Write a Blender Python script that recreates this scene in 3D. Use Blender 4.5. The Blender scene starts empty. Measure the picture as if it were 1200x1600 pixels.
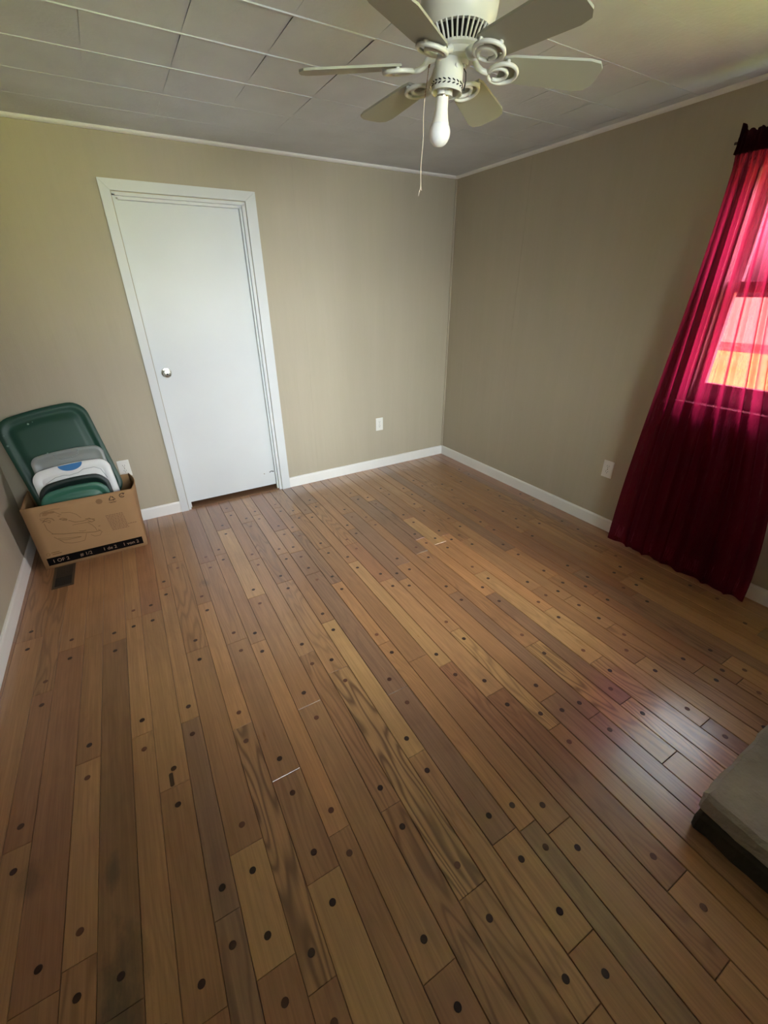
import bpy, bmesh, math, random
from mathutils import Vector, Matrix, noise

random.seed(7)
SC = bpy.context.scene
COL = SC.collection
PI = math.pi

# ------------------------------------------------------------------ camera
cam_d = bpy.data.cameras.new('camera')
cam = bpy.data.objects.new('camera', cam_d)
COL.objects.link(cam)
cam_d.sensor_fit = 'VERTICAL'
cam_d.sensor_height = 36.0
cam_d.sensor_width = 27.0
cam_d.lens = 664.185 * 36.0 / 1600.0
cam_d.clip_start = 0.02
cam_d.clip_end = 400
RX = Vector((0.86089552, -0.50870357, -0.00892089))
DN = Vector((-0.24197579, -0.39395371, -0.88670637))
FW = Vector((0.44755628, 0.76552018, -0.46224693))
mw = Matrix((RX, -DN, -FW)).transposed().to_4x4()
mw.translation = Vector((-2.66777, -3.36052, 1.52629))
cam.matrix_world = mw
SC.camera = cam

# ------------------------------------------------------------------ light
SC.view_settings.view_transform = 'Standard'
SC.view_settings.look = 'None'
SC.view_settings.gamma = 1.0
SC.view_settings.use_curve_mapping = False
SC.view_settings.exposure = 0.0
SC.cycles.max_bounces = 14
SC.cycles.diffuse_bounces = 8
SC.cycles.transparent_max_bounces = 16
SC.cycles.sample_clamp_indirect = 8.0

world = bpy.data.worlds.new('world')
SC.world = world
world.use_nodes = True
wn = world.node_tree.nodes
wl = world.node_tree.links
wn.clear()
w_out = wn.new('ShaderNodeOutputWorld')
w_bg = wn.new('ShaderNodeBackground')
w_sky = wn.new('ShaderNodeTexSky')
w_sky.sky_type = 'NISHITA'
w_sky.sun_disc = False
w_sky.sun_elevation = math.radians(38)
w_sky.sun_rotation = math.radians(250)
w_sky.air_density = 1.0
w_sky.dust_density = 5.0
w_bg.inputs['Strength'].default_value = 3.0
w_hs = wn.new('ShaderNodeHueSaturation')      # hazy, nearly white daylight
w_hs.inputs['Saturation'].default_value = 0.35
wl.new(w_sky.outputs[0], w_hs.inputs['Color'])
wl.new(w_hs.outputs[0], w_bg.inputs['Color'])
wl.new(w_bg.outputs[0], w_out.inputs['Surface'])

# the sun stands behind the house: it lights the lawn, not the room
sun_d = bpy.data.lights.new('sun', 'SUN')
sun_d.energy = 66.0
sun_d.angle = math.radians(0.6)
sun_d.color = (1.0, 0.95, 0.86)
sun = bpy.data.objects.new('sun', sun_d)
COL.objects.link(sun)
sun.rotation_euler = Vector((0.62, -0.35, -0.62)).to_track_quat('-Z', 'Y').to_euler()

# bright open sky and sunlit yard outside the two windows: one to the right, one in the rear wall behind the viewer
def daylight(name, loc, aim, sx, sy, watts, col):
    d = bpy.data.lights.new(name, 'AREA')
    d.shape = 'RECTANGLE'
    d.size, d.size_y, d.energy, d.color = sx, sy, watts, col
    o = bpy.data.objects.new(name, d)
    COL.objects.link(o)
    o.location = loc
    o.rotation_euler = (Vector(aim) - Vector(loc)).to_track_quat('-Z', 'Y').to_euler()
    return o


daylight('daylight_right', (3.4, -5.6, 3.9), (0, -2.8, 1.5), 4.0, 4.6, 2700.0, (0.95, 0.98, 1.0))
daylight('daylight_rear', (-2.45, -10.0, 2.4), (-1.9, -4.3, 1.5), 3.0, 4.0, 1780.0, (0.92, 0.97, 1.0))


# ------------------------------------------------------------------ helpers
def lin(r, g, b):
    f = lambda c: (c / 255 / 12.92) if c / 255 <= 0.04045 else ((c / 255 + 0.055) / 1.055) ** 2.4
    return (f(r), f(g), f(b), 1.0)


def mat(name, col=(0.5, 0.5, 0.5, 1), rough=0.6, metal=0.0, spec=0.5):
    m = bpy.data.materials.new(name)
    m.use_nodes = True
    b = m.node_tree.nodes['Principled BSDF']
    b.inputs['Base Color'].default_value = col
    b.inputs['Roughness'].default_value = rough
    b.inputs['Metallic'].default_value = metal
    b.inputs['Specular IOR Level'].default_value = spec
    return m


class NT:
    """short hand for building node trees"""
    def __init__(self, m):
        self.t = m.node_tree
        self.b = self.t.nodes.get('Principled BSDF')
        self.o = self.t.nodes.get('Material Output')

    def n(self, kind, ins=None, **props):
        k = self.t.nodes.new('ShaderNode' + kind)
        for a, v in props.items():
            setattr(k, a, v)
        for a, v in (ins or {}).items():
            s = k.inputs[a]
            if isinstance(v, bpy.types.NodeSocket):
                self.t.links.new(v, s)
            else:
                s.default_value = v
        return k

    def link(self, a, b):
        self.t.links.new(a, b)

    def math(self, op, a, b=None, c=None):
        d = {0: a}
        if b is not None:
            d[1] = b
        if c is not None:
            d[2] = c
        return self.n('Math', d, operation=op).outputs[0]

    def mix(self, f, a, b, mode='MIX'):
        k = self.t.nodes.new('ShaderNodeMix')
        k.data_type = 'RGBA'
        k.blend_type = mode
        for s, v in ((k.inputs[0], f), (k.inputs[6], a), (k.inputs[7], b)):
            if isinstance(v, bpy.types.NodeSocket):
                self.t.links.new(v, s)
            else:
                s.default_value = v
        return k.outputs[2]

    def ramp(self, f, stops):
        k = self.t.nodes.new('ShaderNodeValToRGB')
        e = k.color_ramp.elements
        e[0].position, e[0].color = stops[0]
        e[1].position, e[1].color = stops[-1]
        for p, c in stops[1:-1]:
            x = e.new(p)
            x.color = c
        self.t.links.new(f, k.inputs[0])
        return k.outputs[0]

    def bump(self, h, strength, dist=0.002):
        k = self.n('Bump', {'Strength': strength, 'Distance': dist, 'Height': h})
        self.link(k.outputs[0], self.b.inputs['Normal'])
        return k


def g3(v):
    return (v, v, v, 1)


def obj(name, verts, faces, m, parent=None, smooth=False):
    me = bpy.data.meshes.new(name)
    me.from_pydata([tuple(v) for v in verts], [], faces)
    me.validate()
    bm = bmesh.new()
    bm.from_mesh(me)
    bmesh.ops.recalc_face_normals(bm, faces=bm.faces)
    bm.to_mesh(me)
    bm.free()
    if smooth:
        for p in me.polygons:
            p.use_smooth = True
    me.materials.append(m)
    o = bpy.data.objects.new(name, me)
    COL.objects.link(o)
    if parent is not None:
        o.parent = parent
    return o


class MB:
    """collects shapes that make up ONE mesh"""
    def __init__(self):
        self.v = []
        self.f = []

    def add(self, v, f):
        n = len(self.v)
        self.v += [Vector(p) for p in v]
        self.f += [tuple(i + n for i in q) for q in f]
        return self

    def box(self, a, b, ch=0.0):
        x0, y0, z0 = a
        x1, y1, z1 = b
        if ch <= 0:
            return self.add([(x0, y0, z0), (x1, y0, z0), (x1, y1, z0), (x0, y1, z0), (x0, y0, z1), (x1, y0, z1), (x1, y1, z1), (x0, y1, z1)],
                            [(0, 3, 2, 1), (4, 5, 6, 7), (0, 1, 5, 4), (1, 2, 6, 5), (2, 3, 7, 6), (3, 0, 4, 7)])
        bm = bmesh.new()
        bmesh.ops.create_cube(bm, size=1.0)
        for p in bm.verts:
            p.co = Vector((x0 + (p.co.x + .5) * (x1 - x0), y0 + (p.co.y + .5) * (y1 - y0), z0 + (p.co.z + .5) * (z1 - z0)))
        bmesh.ops.bevel(bm, geom=bm.edges[:], offset=ch, segments=2, affect='EDGES', profile=0.6)
        bm.verts.index_update()
        self.add([p.co.copy() for p in bm.verts], [tuple(q.index for q in f.verts) for f in bm.faces])
        bm.free()
        return self

    def tube(self, pts, r, seg=10, closed=False, caps=True):
        pts = [Vector(p) for p in pts]
        n = len(pts)
        rs = r if isinstance(r, (list, tuple)) else [r] * n
        vs, fs = [], []
        up = None
        for i, p in enumerate(pts):
            a = pts[(i - 1) % n] if (closed or i > 0) else p
            b = pts[(i + 1) % n] if (closed or i < n - 1) else p
            t = (b - a).normalized()
            if up is None:
                up = Vector((0, 0, 1)) if abs(t.z) < .9 else Vector((1, 0, 0))
            u = (up - t * up.dot(t)).normalized()
            w = t.cross(u)
            up = u
            for k in range(seg):
                an = 2 * PI * k / seg
                vs.append(p + (u * math.cos(an) + w * math.sin(an)) * rs[i])
        m = n if closed else n - 1
        for i in range(m):
            j = (i + 1) % n
            for k in range(seg):
                l = (k + 1) % seg
                fs.append((i * seg + k, i * seg + l, j * seg + l, j * seg + k))
        if caps and not closed:
            fs.append(tuple(range(seg))[::-1])
            fs.append(tuple((n - 1) * seg + k for k in range(seg)))
        return self.add(vs, fs)

    def lathe(self, prof, seg=32, c=(0, 0, 0), M=None):
        vs, fs = [], []
        for (r, z) in prof:
            for k in range(seg):
                a = 2 * PI * k / seg
                p = Vector((r * math.cos(a), r * math.sin(a), z))
                if M is not None:
                    p = M @ p
                vs.append(p + Vector(c))
        for i in range(len(prof) - 1):
            for k in range(seg):
                l = (k + 1) % seg
                fs.append((i * seg + k, i * seg + l, (i + 1) * seg + l, (i + 1) * seg + k))
        if prof[0][0] > 1e-6:
            fs.append(tuple(range(seg))[::-1])
        if prof[-1][0] > 1e-6:
            fs.append(tuple((len(prof) - 1) * seg + k for k in range(seg)))
        return self.add(vs, fs)

    def prism(self, poly, fn0, fn1):
        """outline extruded between two mappings"""
        n = len(poly)
        vs = [fn0(p) for p in poly] + [fn1(p) for p in poly]
        fs = [tuple(range(n))[::-1], tuple(range(n, 2 * n))]
        fs += [(i, (i + 1) % n, n + (i + 1) % n, n + i) for i in range(n)]
        return self.add(vs, fs)

    def build(self, name, m, parent=None, smooth=False, origin=None):
        v = self.v
        if origin is not None:
            v = [p - Vector(origin) for p in v]
        o = obj(name, v, self.f, m, parent, smooth)
        if origin is not None:
            o.location = origin
        return o


def smooth_by_angle(o, deg=35):
    me = o.data
    bm = bmesh.new()
    bm.from_mesh(me)
    for f in bm.faces:
        f.smooth = True
    for e in bm.edges:
        if len(e.link_faces) == 2 and e.calc_face_angle(0) > math.radians(deg):
            e.smooth = False
    bm.to_mesh(me)
    bm.free()
    return o


def empty(name, loc=(0, 0, 0), rz=0.0):
    o = bpy.data.objects.new(name, None)
    o.location = loc
    o.rotation_euler.z = rz
    o.empty_display_size = 0.1
    COL.objects.link(o)
    return o


def tag(o, label, cat, group=None):
    o['label'] = label
    o['category'] = cat
    if group:
        o['group'] = group
    return o


def struct(o, label=None):
    o['kind'] = 'structure'
    if label:
        o['label'] = label
    return o


# ------------------------------------------------------------------ materials
def wall_material():
    m = mat('beige_wall_paint', lin(190, 178, 150), 0.62, spec=0.35)
    t = NT(m)
    co = t.n('TexCoord').outputs['Object']
    mp = t.n('Mapping', {'Vector': co, 'Scale': (5.0, 5.0, 0.55)}).outputs[0]
    big = t.n('TexNoise', {'Vector': mp, 'Scale': 1.0, 'Detail': 3.0, 'Roughness': 0.55}).outputs[0]
    sp = t.n('TexNoise', {'Vector': co, 'Scale': 330.0, 'Detail': 2.0}).outputs[0]
    mp2 = t.n('Mapping', {'Vector': co, 'Scale': (40.0, 40.0, 3.0)}).outputs[0]
    st = t.n('TexNoise', {'Vector': mp2, 'Scale': 1.0, 'Detail': 4.0, 'Roughness': 0.7}).outputs[0]
    c = t.ramp(t.math('ADD', t.math('MULTIPLY', big, 0.6), t.math('MULTIPLY', st, 0.4)),
               [(0.3, lin(174, 166, 146)), (0.7, lin(180, 172, 153))])
    t.link(c, t.b.inputs['Base Color'])
    h = t.math('ADD', t.math('MULTIPLY', sp, 0.25), t.math('ADD', t.math('MULTIPLY', st, 0.3), t.math('MULTIPLY', big, 3.0)))
    t.bump(h, 0.55, 0.004)
    return m


def plain_bumpy(name, col, rough, scale, strength, dist=0.001, var=0.04, spec=0.5):
    m = mat(name, col, rough, spec=spec)
    t = NT(m)
    co = t.n('TexCoord').outputs['Object']
    a = t.n('TexNoise', {'Vector': co, 'Scale': scale, 'Detail': 4.0}).outputs[0]
    b = t.n('TexNoise', {'Vector': co, 'Scale': 3.0, 'Detail': 4.0}).outputs[0]
    lo = tuple(c * (1 - var * 2) for c in col[:3]) + (1,)
    hi = tuple(min(1, c * (1 + var)) for c in col[:3]) + (1,)
    t.link(t.ramp(b, [(0.3, lo), (0.7, hi)]), t.b.inputs['Base Color'])
    t.bump(a, strength, dist)
    return m


def wood_material():
    m = mat('oak_plank', (0.3, 0.16, 0.08, 1), 0.4, spec=0.5)
    t = NT(m)
    oi = t.n('ObjectInfo')
    geo = t.n('NewGeometry').outputs['Position']
    rnd = oi.outputs['Random']
    off = t.n('CombineXYZ', {'X': t.math('MULTIPLY', rnd, 17.3), 'Y': t.math('MULTIPLY', rnd, 41.7), 'Z': t.math('MULTIPLY', rnd, 9.1)}).outputs[0]
    p = t.n('VectorMath', {0: geo, 1: off}, operation='ADD').outputs[0]
    # flowing cathedral rings
    mpw = t.n('Mapping', {'Vector': p, 'Scale': (9.0, 1.05, 1.0)}).outputs[0]
    warp = t.n('TexNoise', {'Vector': mpw, 'Scale': 1.0, 'Detail': 2.0, 'Roughness': 0.45}).outputs[0]
    rings = t.math('SINE', t.math('MULTIPLY', warp, 95.0))
    ringv = t.math('POWER', t.math('MULTIPLY', t.math('ADD', rings, 1.0), 0.5), 2.2)
    # long straight fibres
    mpf = t.n('Mapping', {'Vector': p, 'Scale': (150.0, 4.0, 1.0)}).outputs[0]
    fib = t.n('TexNoise', {'Vector': mpf, 'Scale': 1.0, 'Detail': 4.0, 'Roughness': 0.65}).outputs[0]
    mps = t.n('Mapping', {'Vector': p, 'Scale': (34.0, 1.3, 1.0)}).outputs[0]
    strk = t.n('TexNoise', {'Vector': mps, 'Scale': 1.0, 'Detail': 3.0, 'Roughness': 0.6}).outputs[0]
    patch = t.n('TexNoise', {'Vector': geo, 'Scale': 2.6, 'Detail': 5.0, 'Roughness': 0.6}).outputs[0]
    base = oi.outputs['Color']
    c = t.mix(t.math('MULTIPLY', t.math('SUBTRACT', strk, 0.35), 1.5), t.mix(1.0, base, (1.14, 1.13, 1.1, 1), 'MULTIPLY'), t.mix(1.0, base, (0.7, 0.66, 0.62, 1), 'MULTIPLY'))
    c = t.mix(t.math('MULTIPLY', ringv, oi.outputs['Alpha']), c, t.mix(1.0, base, (0.36, 0.31, 0.28, 1), 'MULTIPLY'))
    fm = t.n('MapRange', {'Value': fib, 'From Min': 0.36, 'From Max': 0.62, 'To Min': 0.35, 'To Max': 0.0})
    c = t.mix(fm.outputs[0], c, t.mix(1.0, base, (0.5, 0.45, 0.42, 1), 'MULTIPLY'))
    pm = t.n('MapRange', {'Value': patch, 'From Min': 0.52, 'From Max': 0.72, 'To Min': 0.0, 'To Max': 0.45})
    c = t.mix(pm.outputs[0], c, t.mix(1.0, c, (0.72, 0.66, 0.66, 1), 'MULTIPLY'))
    # old dark water stains in the boards near the left wall
    blot = t.n('TexNoise', {'Vector': t.n('Mapping', {'Vector': geo, 'Scale': (22.0, 9.0, 1.0)}).outputs[0], 'Scale': 1.0, 'Detail': 5.0, 'Roughness': 0.65}).outputs[0]
    for (sx_, sy_, rx_, ry_, k_) in ((-3.04, -2.74, .055, .17, .72), (-3.055, -2.40, .020, .055, .6), (-3.26, -2.31, .035, .06, .4), (-2.56, -1.06, .03, .04, .35), (-1.62, -2.43, .03, .07, .25)):
        q = t.n('VectorMath', {0: geo, 1: (-sx_, -sy_, 0)}, operation='ADD').outputs[0]
        q = t.n('VectorMath', {0: q, 1: (1 / rx_, 1 / ry_, 0)}, operation='MULTIPLY').outputs[0]
        d = t.n('VectorMath', {0: q}, operation='LENGTH').outputs['Value']
        d = t.math('ADD', d, t.math('MULTIPLY', t.math('SUBTRACT', blot, 0.5), 2.6))
        sm = t.n('MapRange', {'Value': d, 'From Min': 0.3, 'From Max': 1.25, 'To Min': k_, 'To Max': 0.0}).outputs[0]
        c = t.mix(sm, c, (0.045, 0.034, 0.024, 1))
    t.link(c, t.b.inputs['Base Color'])
    ro = t.math('ADD', 0.36, t.math('ADD', t.math('MULTIPLY', t.math('SUBTRACT', fib, 0.5), 0.22), t.math('MULTIPLY', t.math('SUBTRACT', patch, 0.5), 0.35)))
    t.link(ro, t.b.inputs['Roughness'])
    h = t.math('SUBTRACT', t.math('MULTIPLY', fib, 0.6), t.math('MULTIPLY', ringv, t.math('MULTIPLY', oi.outputs['Alpha'], 0.8)))
    t.b.inputs['Coat Weight'].default_value = 1.0
    t.b.inputs['Coat Roughness'].default_value = 0.19
    t.bump(h, 0.3, 0.0012)
    return m


def peg_material():
    m = mat('dark_peg', lin(44, 25, 18), 0.45)
    t = NT(m)
    r = t.n('ObjectInfo').outputs['Random']
    t.link(t.ramp(r, [(0.0, lin(40, 21, 16)), (0.6, lin(62, 35, 26)), (1.0, lin(112, 68, 46))]), t.b.inputs['Base Color'])
    return m


def sheer_material():
    m = bpy.data.materials.new('burgundy_sheer')
    m.use_nodes = True
    t = NT(m)
    t.t.nodes.remove(t.b)
    co = t.n('TexCoord').outputs['Object']
    weave = t.n('TexNoise', {'Vector': t.n('Mapping', {'Vector': co, 'Scale': (300.0, 300.0, 12.0)}).outputs[0], 'Scale': 1.0, 'Detail': 2.0}).outputs[0]
    tr = t.n('BsdfTransparent', {'Color': (0.80, 0.15, 0.27, 1)}).outputs[0]
    df = t.n('BsdfDiffuse', {'Color': (0.024, 0.002, 0.006, 1)}).outputs[0]
    tl = t.n('BsdfTranslucent', {'Color': (0.2, 0.006, 0.03, 1)}).outputs[0]
    gl = t.n('BsdfGlossy', {'Color': (0.5, 0.12, 0.2, 1), 'Roughness': 0.45}).outputs[0]
    body = t.n('MixShader', {0: 0.5, 1: df, 2: tl}).outputs[0]
    body = t.n('MixShader', {0: 0.03, 1: body, 2: gl}).outputs[0]
    face = t.math('POWER', t.n('LayerWeight', {'Blend': 0.5}).outputs['Facing'], 1.6)
    f = t.math('MINIMUM', 0.97, t.math('ADD', t.math('ADD', 0.66, t.math('MULTIPLY', weave, 0.12)), t.math('MULTIPLY', face, 0.35)))
    mx = t.n('MixShader', {0: f, 1: tr, 2: body}).outputs[0]
    t.link(mx, t.o.inputs['Surface'])
    return m


def glass_material(name, tint=(0.97, 0.98, 0.97, 1), gloss=1.0, haze=0.0):
    m = bpy.data.materials.new(name)
    m.use_nodes = True
    t = NT(m)
    t.t.nodes.remove(t.b)
    tr = t.n('BsdfTransparent', {'Color': tint}).outputs[0]
    gl = t.n('BsdfGlossy', {'Color': (1, 1, 1, 1), 'Roughness': 0.03 if haze == 0 else 0.3}).outputs[0]
    fr = t.math('MULTIPLY', t.n('Fresnel', {'IOR': 1.45}).outputs[0], t.math('MULTIPLY', gloss, t.math('SUBTRACT', 1.0, t.n('NewGeometry').outputs['Backfacing'])))
    s = t.n('MixShader', {0: fr, 1: tr, 2: gl}).outputs[0]
    if haze > 0:
        d = t.n('BsdfDiffuse', {'Color': (0.62, 0.66, 0.65, 1)}).outputs[0]
        s = t.n('MixShader', {0: haze, 1: s, 2: d}).outputs[0]
    t.link(s, t.o.inputs['Surface'])
    return m


M_WALL = wall_material()
M_TRIM = plain_bumpy('white_trim_paint', lin(236, 236, 233), 0.4, 60, 0.15, var=0.02)
M_DOOR = plain_bumpy('white_door_paint', lin(212, 217, 219), 0.45, 35, 0.12, var=0.015)
M_CEIL = plain_bumpy('grey_white_ceiling', lin(211, 217, 226), 0.55, 55, 0.5, 0.003, var=0.05)
M_WOOD = wood_material()
M_PEG = peg_material()
M_DARK = mat('dark_gap', lin(22, 15, 11), 0.8)
M_SHEER = sheer_material()
M_POCKET = mat('gathered_burgundy', (0.022, 0.002, 0.006, 1), 0.9, spec=0.1)
M_GLASS = glass_material('window_glass')
M_CHROME = mat('bright_chrome', lin(225, 222, 210), 0.18, 1.0)
M_BLACK = mat('black_plastic', lin(18, 17, 16), 0.5)
M_PLATE = mat('white_plastic', lin(232, 232, 226), 0.35)
M_FAN = plain_bumpy('fan_cream_white', lin(214, 216, 208), 0.35, 40, 0.05, var=0.02)
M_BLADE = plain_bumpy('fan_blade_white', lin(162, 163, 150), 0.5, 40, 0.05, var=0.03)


# ------------------------------------------------------------------ setting
ZC = 2.33
XL, XR, YB, YR = -3.476, 0.012, 0.012, -4.30

# ---- floor: subfloor + oak planks with pegs
floor = MB().box((XL - .1, YR - .1, -0.10), (XR + .1, YB + .75, -0.02)).build('floor', M_DARK)
struct(floor, 'worn oak plank floor with dark round pegs at the plank ends')
SEAM = [-3.552, -3.464, -3.350, -3.275, -3.170, -3.091, -2.989, -2.913, -2.815, -2.745, -2.643, -2.567, -2.464, -2.390, -2.288, -2.209,
        -2.110, -2.034, -1.933, -1.862, -1.757, -1.682, -1.578, -1.507, -1.402, -1.328, -1.230, -1.151, -1.053, -0.975, -0.884, -0.803,
        -0.707, -0.637, -0.535, -0.461, -0.36, -0.285, -0.184, -0.11, -0.008, 0.066]
# measured joints per row (row 0 is the first full row at the left wall)
JOINT = {0: [-1.117, -2.35], 1: [-1.536, -2.2], 2: [-1.29, -2.63], 3: [-1.247, -1.986], 4: [-1.344, -2.75], 5: [-1.2, -1.969, -2.9],
         6: [-1.2, -2.245], 7: [-1.0, -1.995, -2.692], 8: [-0.75, -1.608, -2.555, -2.86], 9: [-1.262, -2.13, -2.95], 10: [-0.85, -1.65, -2.403, -2.743],
         11: [-0.8, -1.707, -2.66], 12: [-0.471, -1.35, -2.173, -3.075], 13: [-0.2, -0.973, -1.9, -2.68], 14: [-0.45, -1.3, -2.064, -2.99],
         15: [-0.369, -1.0, -1.746, -2.572], 16: [-0.69, -1.024, -1.307, -2.297, -2.935, -3.216], 17: [-0.33, -0.763, -1.465, -2.027, -2.95],
         18: [-0.51, -1.074, -2.19, -3.0], 19: [-0.55, -1.32, -2.284, -3.43], 20: [-0.4, -1.12, -1.59, -2.515, -3.27], 21: [-0.94, -1.636, -2.13],
         22: [-0.7, -1.5, -2.647], 23: [-0.9, -1.891, -2.8], 24: [-0.45, -1.45, -2.396, -3.05], 25: [-0.6, -1.3, -2.005, -2.821],
         26: [-1.013, -1.42, -1.816, -2.617], 27: [-0.5, -1.35, -2.26, -3.04], 28: [-0.9, -1.47, -2.1, -2.72], 29: [-0.6, -1.237, -2.25, -2.511],
         30: [-0.8, -1.72, -2.07, -2.885], 31: [-0.5, -1.4, -2.3, -3.01], 32: [-1.1, -2.107, -2.92], 33: [-0.7, -1.6, -2.419], 34: [-1.36, -2.3],
         35: [-0.6, -1.5, -2.28], 36: [-1.0, -2.05], 37: [-0.5, -1.7, -2.6], 38: [-1.2, -2.2]}
NOPEG = {(18, -2.19), (24, -3.05), (3, -1.247)}
FAINT = 0.0
W_MID = (0.358, 0.182, 0.086)
W_TAN = (0.436, 0.240, 0.114)
W_LIGHT = (0.537, 0.323, 0.144)
W_VLIGHT = (0.621, 0.385, 0.167)
W_ORANGE = (0.500, 0.256, 0.110)
W_RED = (0.293, 0.127, 0.068)
W_DARK = (0.206, 0.105, 0.056)
W_PURPLE = (0.240, 0.137, 0.094)
SPEC = {(12, -.9): (W_LIGHT, .1), (15, -2.1): (W_VLIGHT, .05), (14, -2.5): (W_LIGHT, 1.0), (14, -3.1): (W_TAN, .6), (19, -1.8): (W_LIGHT, .05), (26, -1.2): (W_VLIGHT, .1),
        (26, -2.2): (W_LIGHT, .25), (26, -1.6): (W_ORANGE, .1), (26, -2.9): (W_LIGHT, .7), (21, -2.5): (W_LIGHT, .6), (24, -2.8): (W_LIGHT, .9), (27, -2.6): (W_LIGHT, .3),
        (25, -2.4): (W_PURPLE, .2), (25, -3.0): (W_LIGHT, .8), (8, -2.7): (W_LIGHT, .1), (10, -3.0): (W_LIGHT, .05), (10, -2.6): (W_MID, .3), (17, -1.7): (W_ORANGE, .2),
        (17, -2.5): (W_ORANGE, .25), (16, -2.0): (W_PURPLE, .25), (16, -2.6): (W_PURPLE, .1), (18, -1.8): (W_MID, .15), (18, -2.5): (W_MID, .1), (19, -2.7): (W_RED, .45),
        (20, -2.2): (W_ORANGE, .15), (20, -3.0): (W_RED, .35), (22, -2.2): (W_MID, .1), (22, -3.0): (W_PURPLE, .3), (23, -2.4): (W_PURPLE, .1), (23, -3.0): (W_PURPLE, .4),
        (4, -2.0): (W_DARK, .1), (4, -2.9): (W_DARK, .1), (3, -1.7): (W_MID, .1), (3, -2.4): (W_TAN, .15), (2, -2.0): (W_RED, .1), (1, -1.9): (W_RED, .1), (5, -1.6): (W_TAN, .1),
        (5, -2.4): (W_TAN, .2), (6, -1.8): (W_TAN, .1), (6, -2.6): (W_MID, .2), (9, -1.7): (W_ORANGE, .1), (9, -2.5): (W_TAN, .9), (10, -2.1): (W_MID, .1), (11, -2.2): (W_ORANGE, .1),
        (13, -1.4): (W_TAN, .2), (14, -1.7): (W_TAN, .45), (15, -1.3): (W_MID, .1), (13, -2.3): (W_MID, .5), (13, -3.0): (W_MID, .7), (12, -1.7): (W_MID, .1), (12, -2.6): (W_TAN, .2),
        (28, -1.8): (W_TAN, .1), (28, -3.0): (W_LIGHT, .2), (29, -1.8): (W_TAN, .1), (25, -1.6): (W_ORANGE, .1), (30, -1.9): (W_ORANGE, .1), (24, -1.9): (W_MID, .3),
        (27, -1.8): (W_ORANGE, .1), (21, -1.9): (W_TAN, .1), (20, -1.8): (W_TAN, .15), (7, -1.5): (W_TAN, .1), (8, -2.1): (W_MID, .1), (15, -3.0): (W_TAN, .45),
        (16, -3.6): (W_MID, .2), (19, -.9): (W_MID, .1), (31, -1.8): (W_RED, .1), (32, -1.6): (W_RED, .1), (33, -2.0): (W_RED, .1), (34, -1.8): (W_MID, .1)}
TILT = -0.0115
GAP = 0.0008
peg_mesh = None


def plank_mesh(w, l, GAP):
    c, d, h = 0.0010 + GAP * .4, 0.0010 + GAP * .6, 0.0195
    a, b = w / 2 - GAP, l / 2 - GAP * 0.5
    v = [(-a, -b, -h), (a, -b, -h), (a, b, -h), (-a, b, -h), (-a, -b, -d), (a, -b, -d), (a, b, -d), (-a, b, -d),
         (-a + c, -b + c, 0), (a - c, -b + c, 0), (a - c, b - c, 0), (-a + c, b - c, 0)]
    f = [(0, 3, 2, 1), (8, 9, 10, 11)]
    for i in range(4):
        j = (i + 1) % 4
        f += [(i, j, 4 + j, 4 + i), (4 + i, 4 + j, 8 + j, 8 + i)]
    return v, f


def peg_data():
    v, f = [], []
    n = 12
    for r, z in ((0.0098, -0.006), (0.0098, 0.0001), (0.0088, 0.0005)):
        v += [(r * math.cos(2 * PI * k / n), r * math.sin(2 * PI * k / n), z) for k in range(n)]
    for i in range(2):
        f += [(i * n + k, i * n + (k + 1) % n, (i + 1) * n + (k + 1) % n, (i + 1) * n + k) for k in range(n)]
    f.append(tuple(2 * n + k for k in range(n)))
    return v, f


def turn(x, y):
    ca, sa = math.cos(TILT), math.sin(TILT)
    dx, dy = x + 1.7, y + 2.35
    return (-1.7 + ca * dx - sa * dy, -2.35 + sa * dx + ca * dy)


npeg = nplank = 0
rnd = random.Random(21)
for i in range(-1, len(SEAM) - 2):
    xa, xb = SEAM[i + 1], SEAM[i + 2]
    js = sorted(JOINT.get(i, [-1.1, -2.2]), reverse=True)
    ends = [0.03] + js
    if ends[-1] > -3.3:
        ends.append(ends[-1] - rnd.uniform(.6, .95))
    ends.append(YR - .02)
    for k in range(len(ends) - 1):
        y1, y0 = ends[k], ends[k + 1]
        colr, ring = None, None
        for (ri, yy), s in SPEC.items():
            if ri == i and y0 <= yy <= y1:
                colr, ring = s
        if colr is None:
            colr = rnd.choice([W_MID, W_MID, W_MID, W_TAN, W_RED, W_PURPLE])
            ring = rnd.choice([.05, .1, .1, .2, .5])
        j = rnd.uniform(.93, 1.07)
        cx, cy = (xa + xb) / 2, (y0 + y1) / 2
        v, f = plank_mesh(xb - xa, y1 - y0, .0005 + .0008 * max(0, min(1, (i - 10) / 10)))
        o = obj('plank', v, f, M_WOOD, floor)
        nplank += 1
        px, py = turn(cx, cy)
        o.location = (px, py, rnd.uniform(-.00015, .00015))
        o.rotation_euler = (rnd.uniform(-.0001, .0001), rnd.uniform(-.006, .006), TILT)
        mean = (.385, .205, .095)
        colr = [c * .66 + q * .34 for c, q in zip(colr, mean)]
        o.color = (colr[0] * j, colr[1] * j, colr[2] * j, ring)
        spots = []
        if k > 0 and (i, y1) not in NOPEG:
            spots.append((y1 - cy) - .07)
        if k < len(ends) - 2 and (i, y0) not in NOPEG:
            spots.append((y0 - cy) + .07)
        for s in spots:
            gx, gy = turn(cx, cy + s)
            if gy < -3.35 or gx < -3.45 or gx > -0.03 or npeg > 290:
                continue
            if peg_mesh is None:
                v2, f2 = peg_data()
                po = obj('peg', v2, f2, M_PEG, o)
                peg_mesh = po.data
            else:
                po = bpy.data.objects.new('peg', peg_mesh)
                COL.objects.link(po)
                po.parent = o
            po.location = (rnd.uniform(-.003, .003), s, 0)
            npeg += 1
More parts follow.
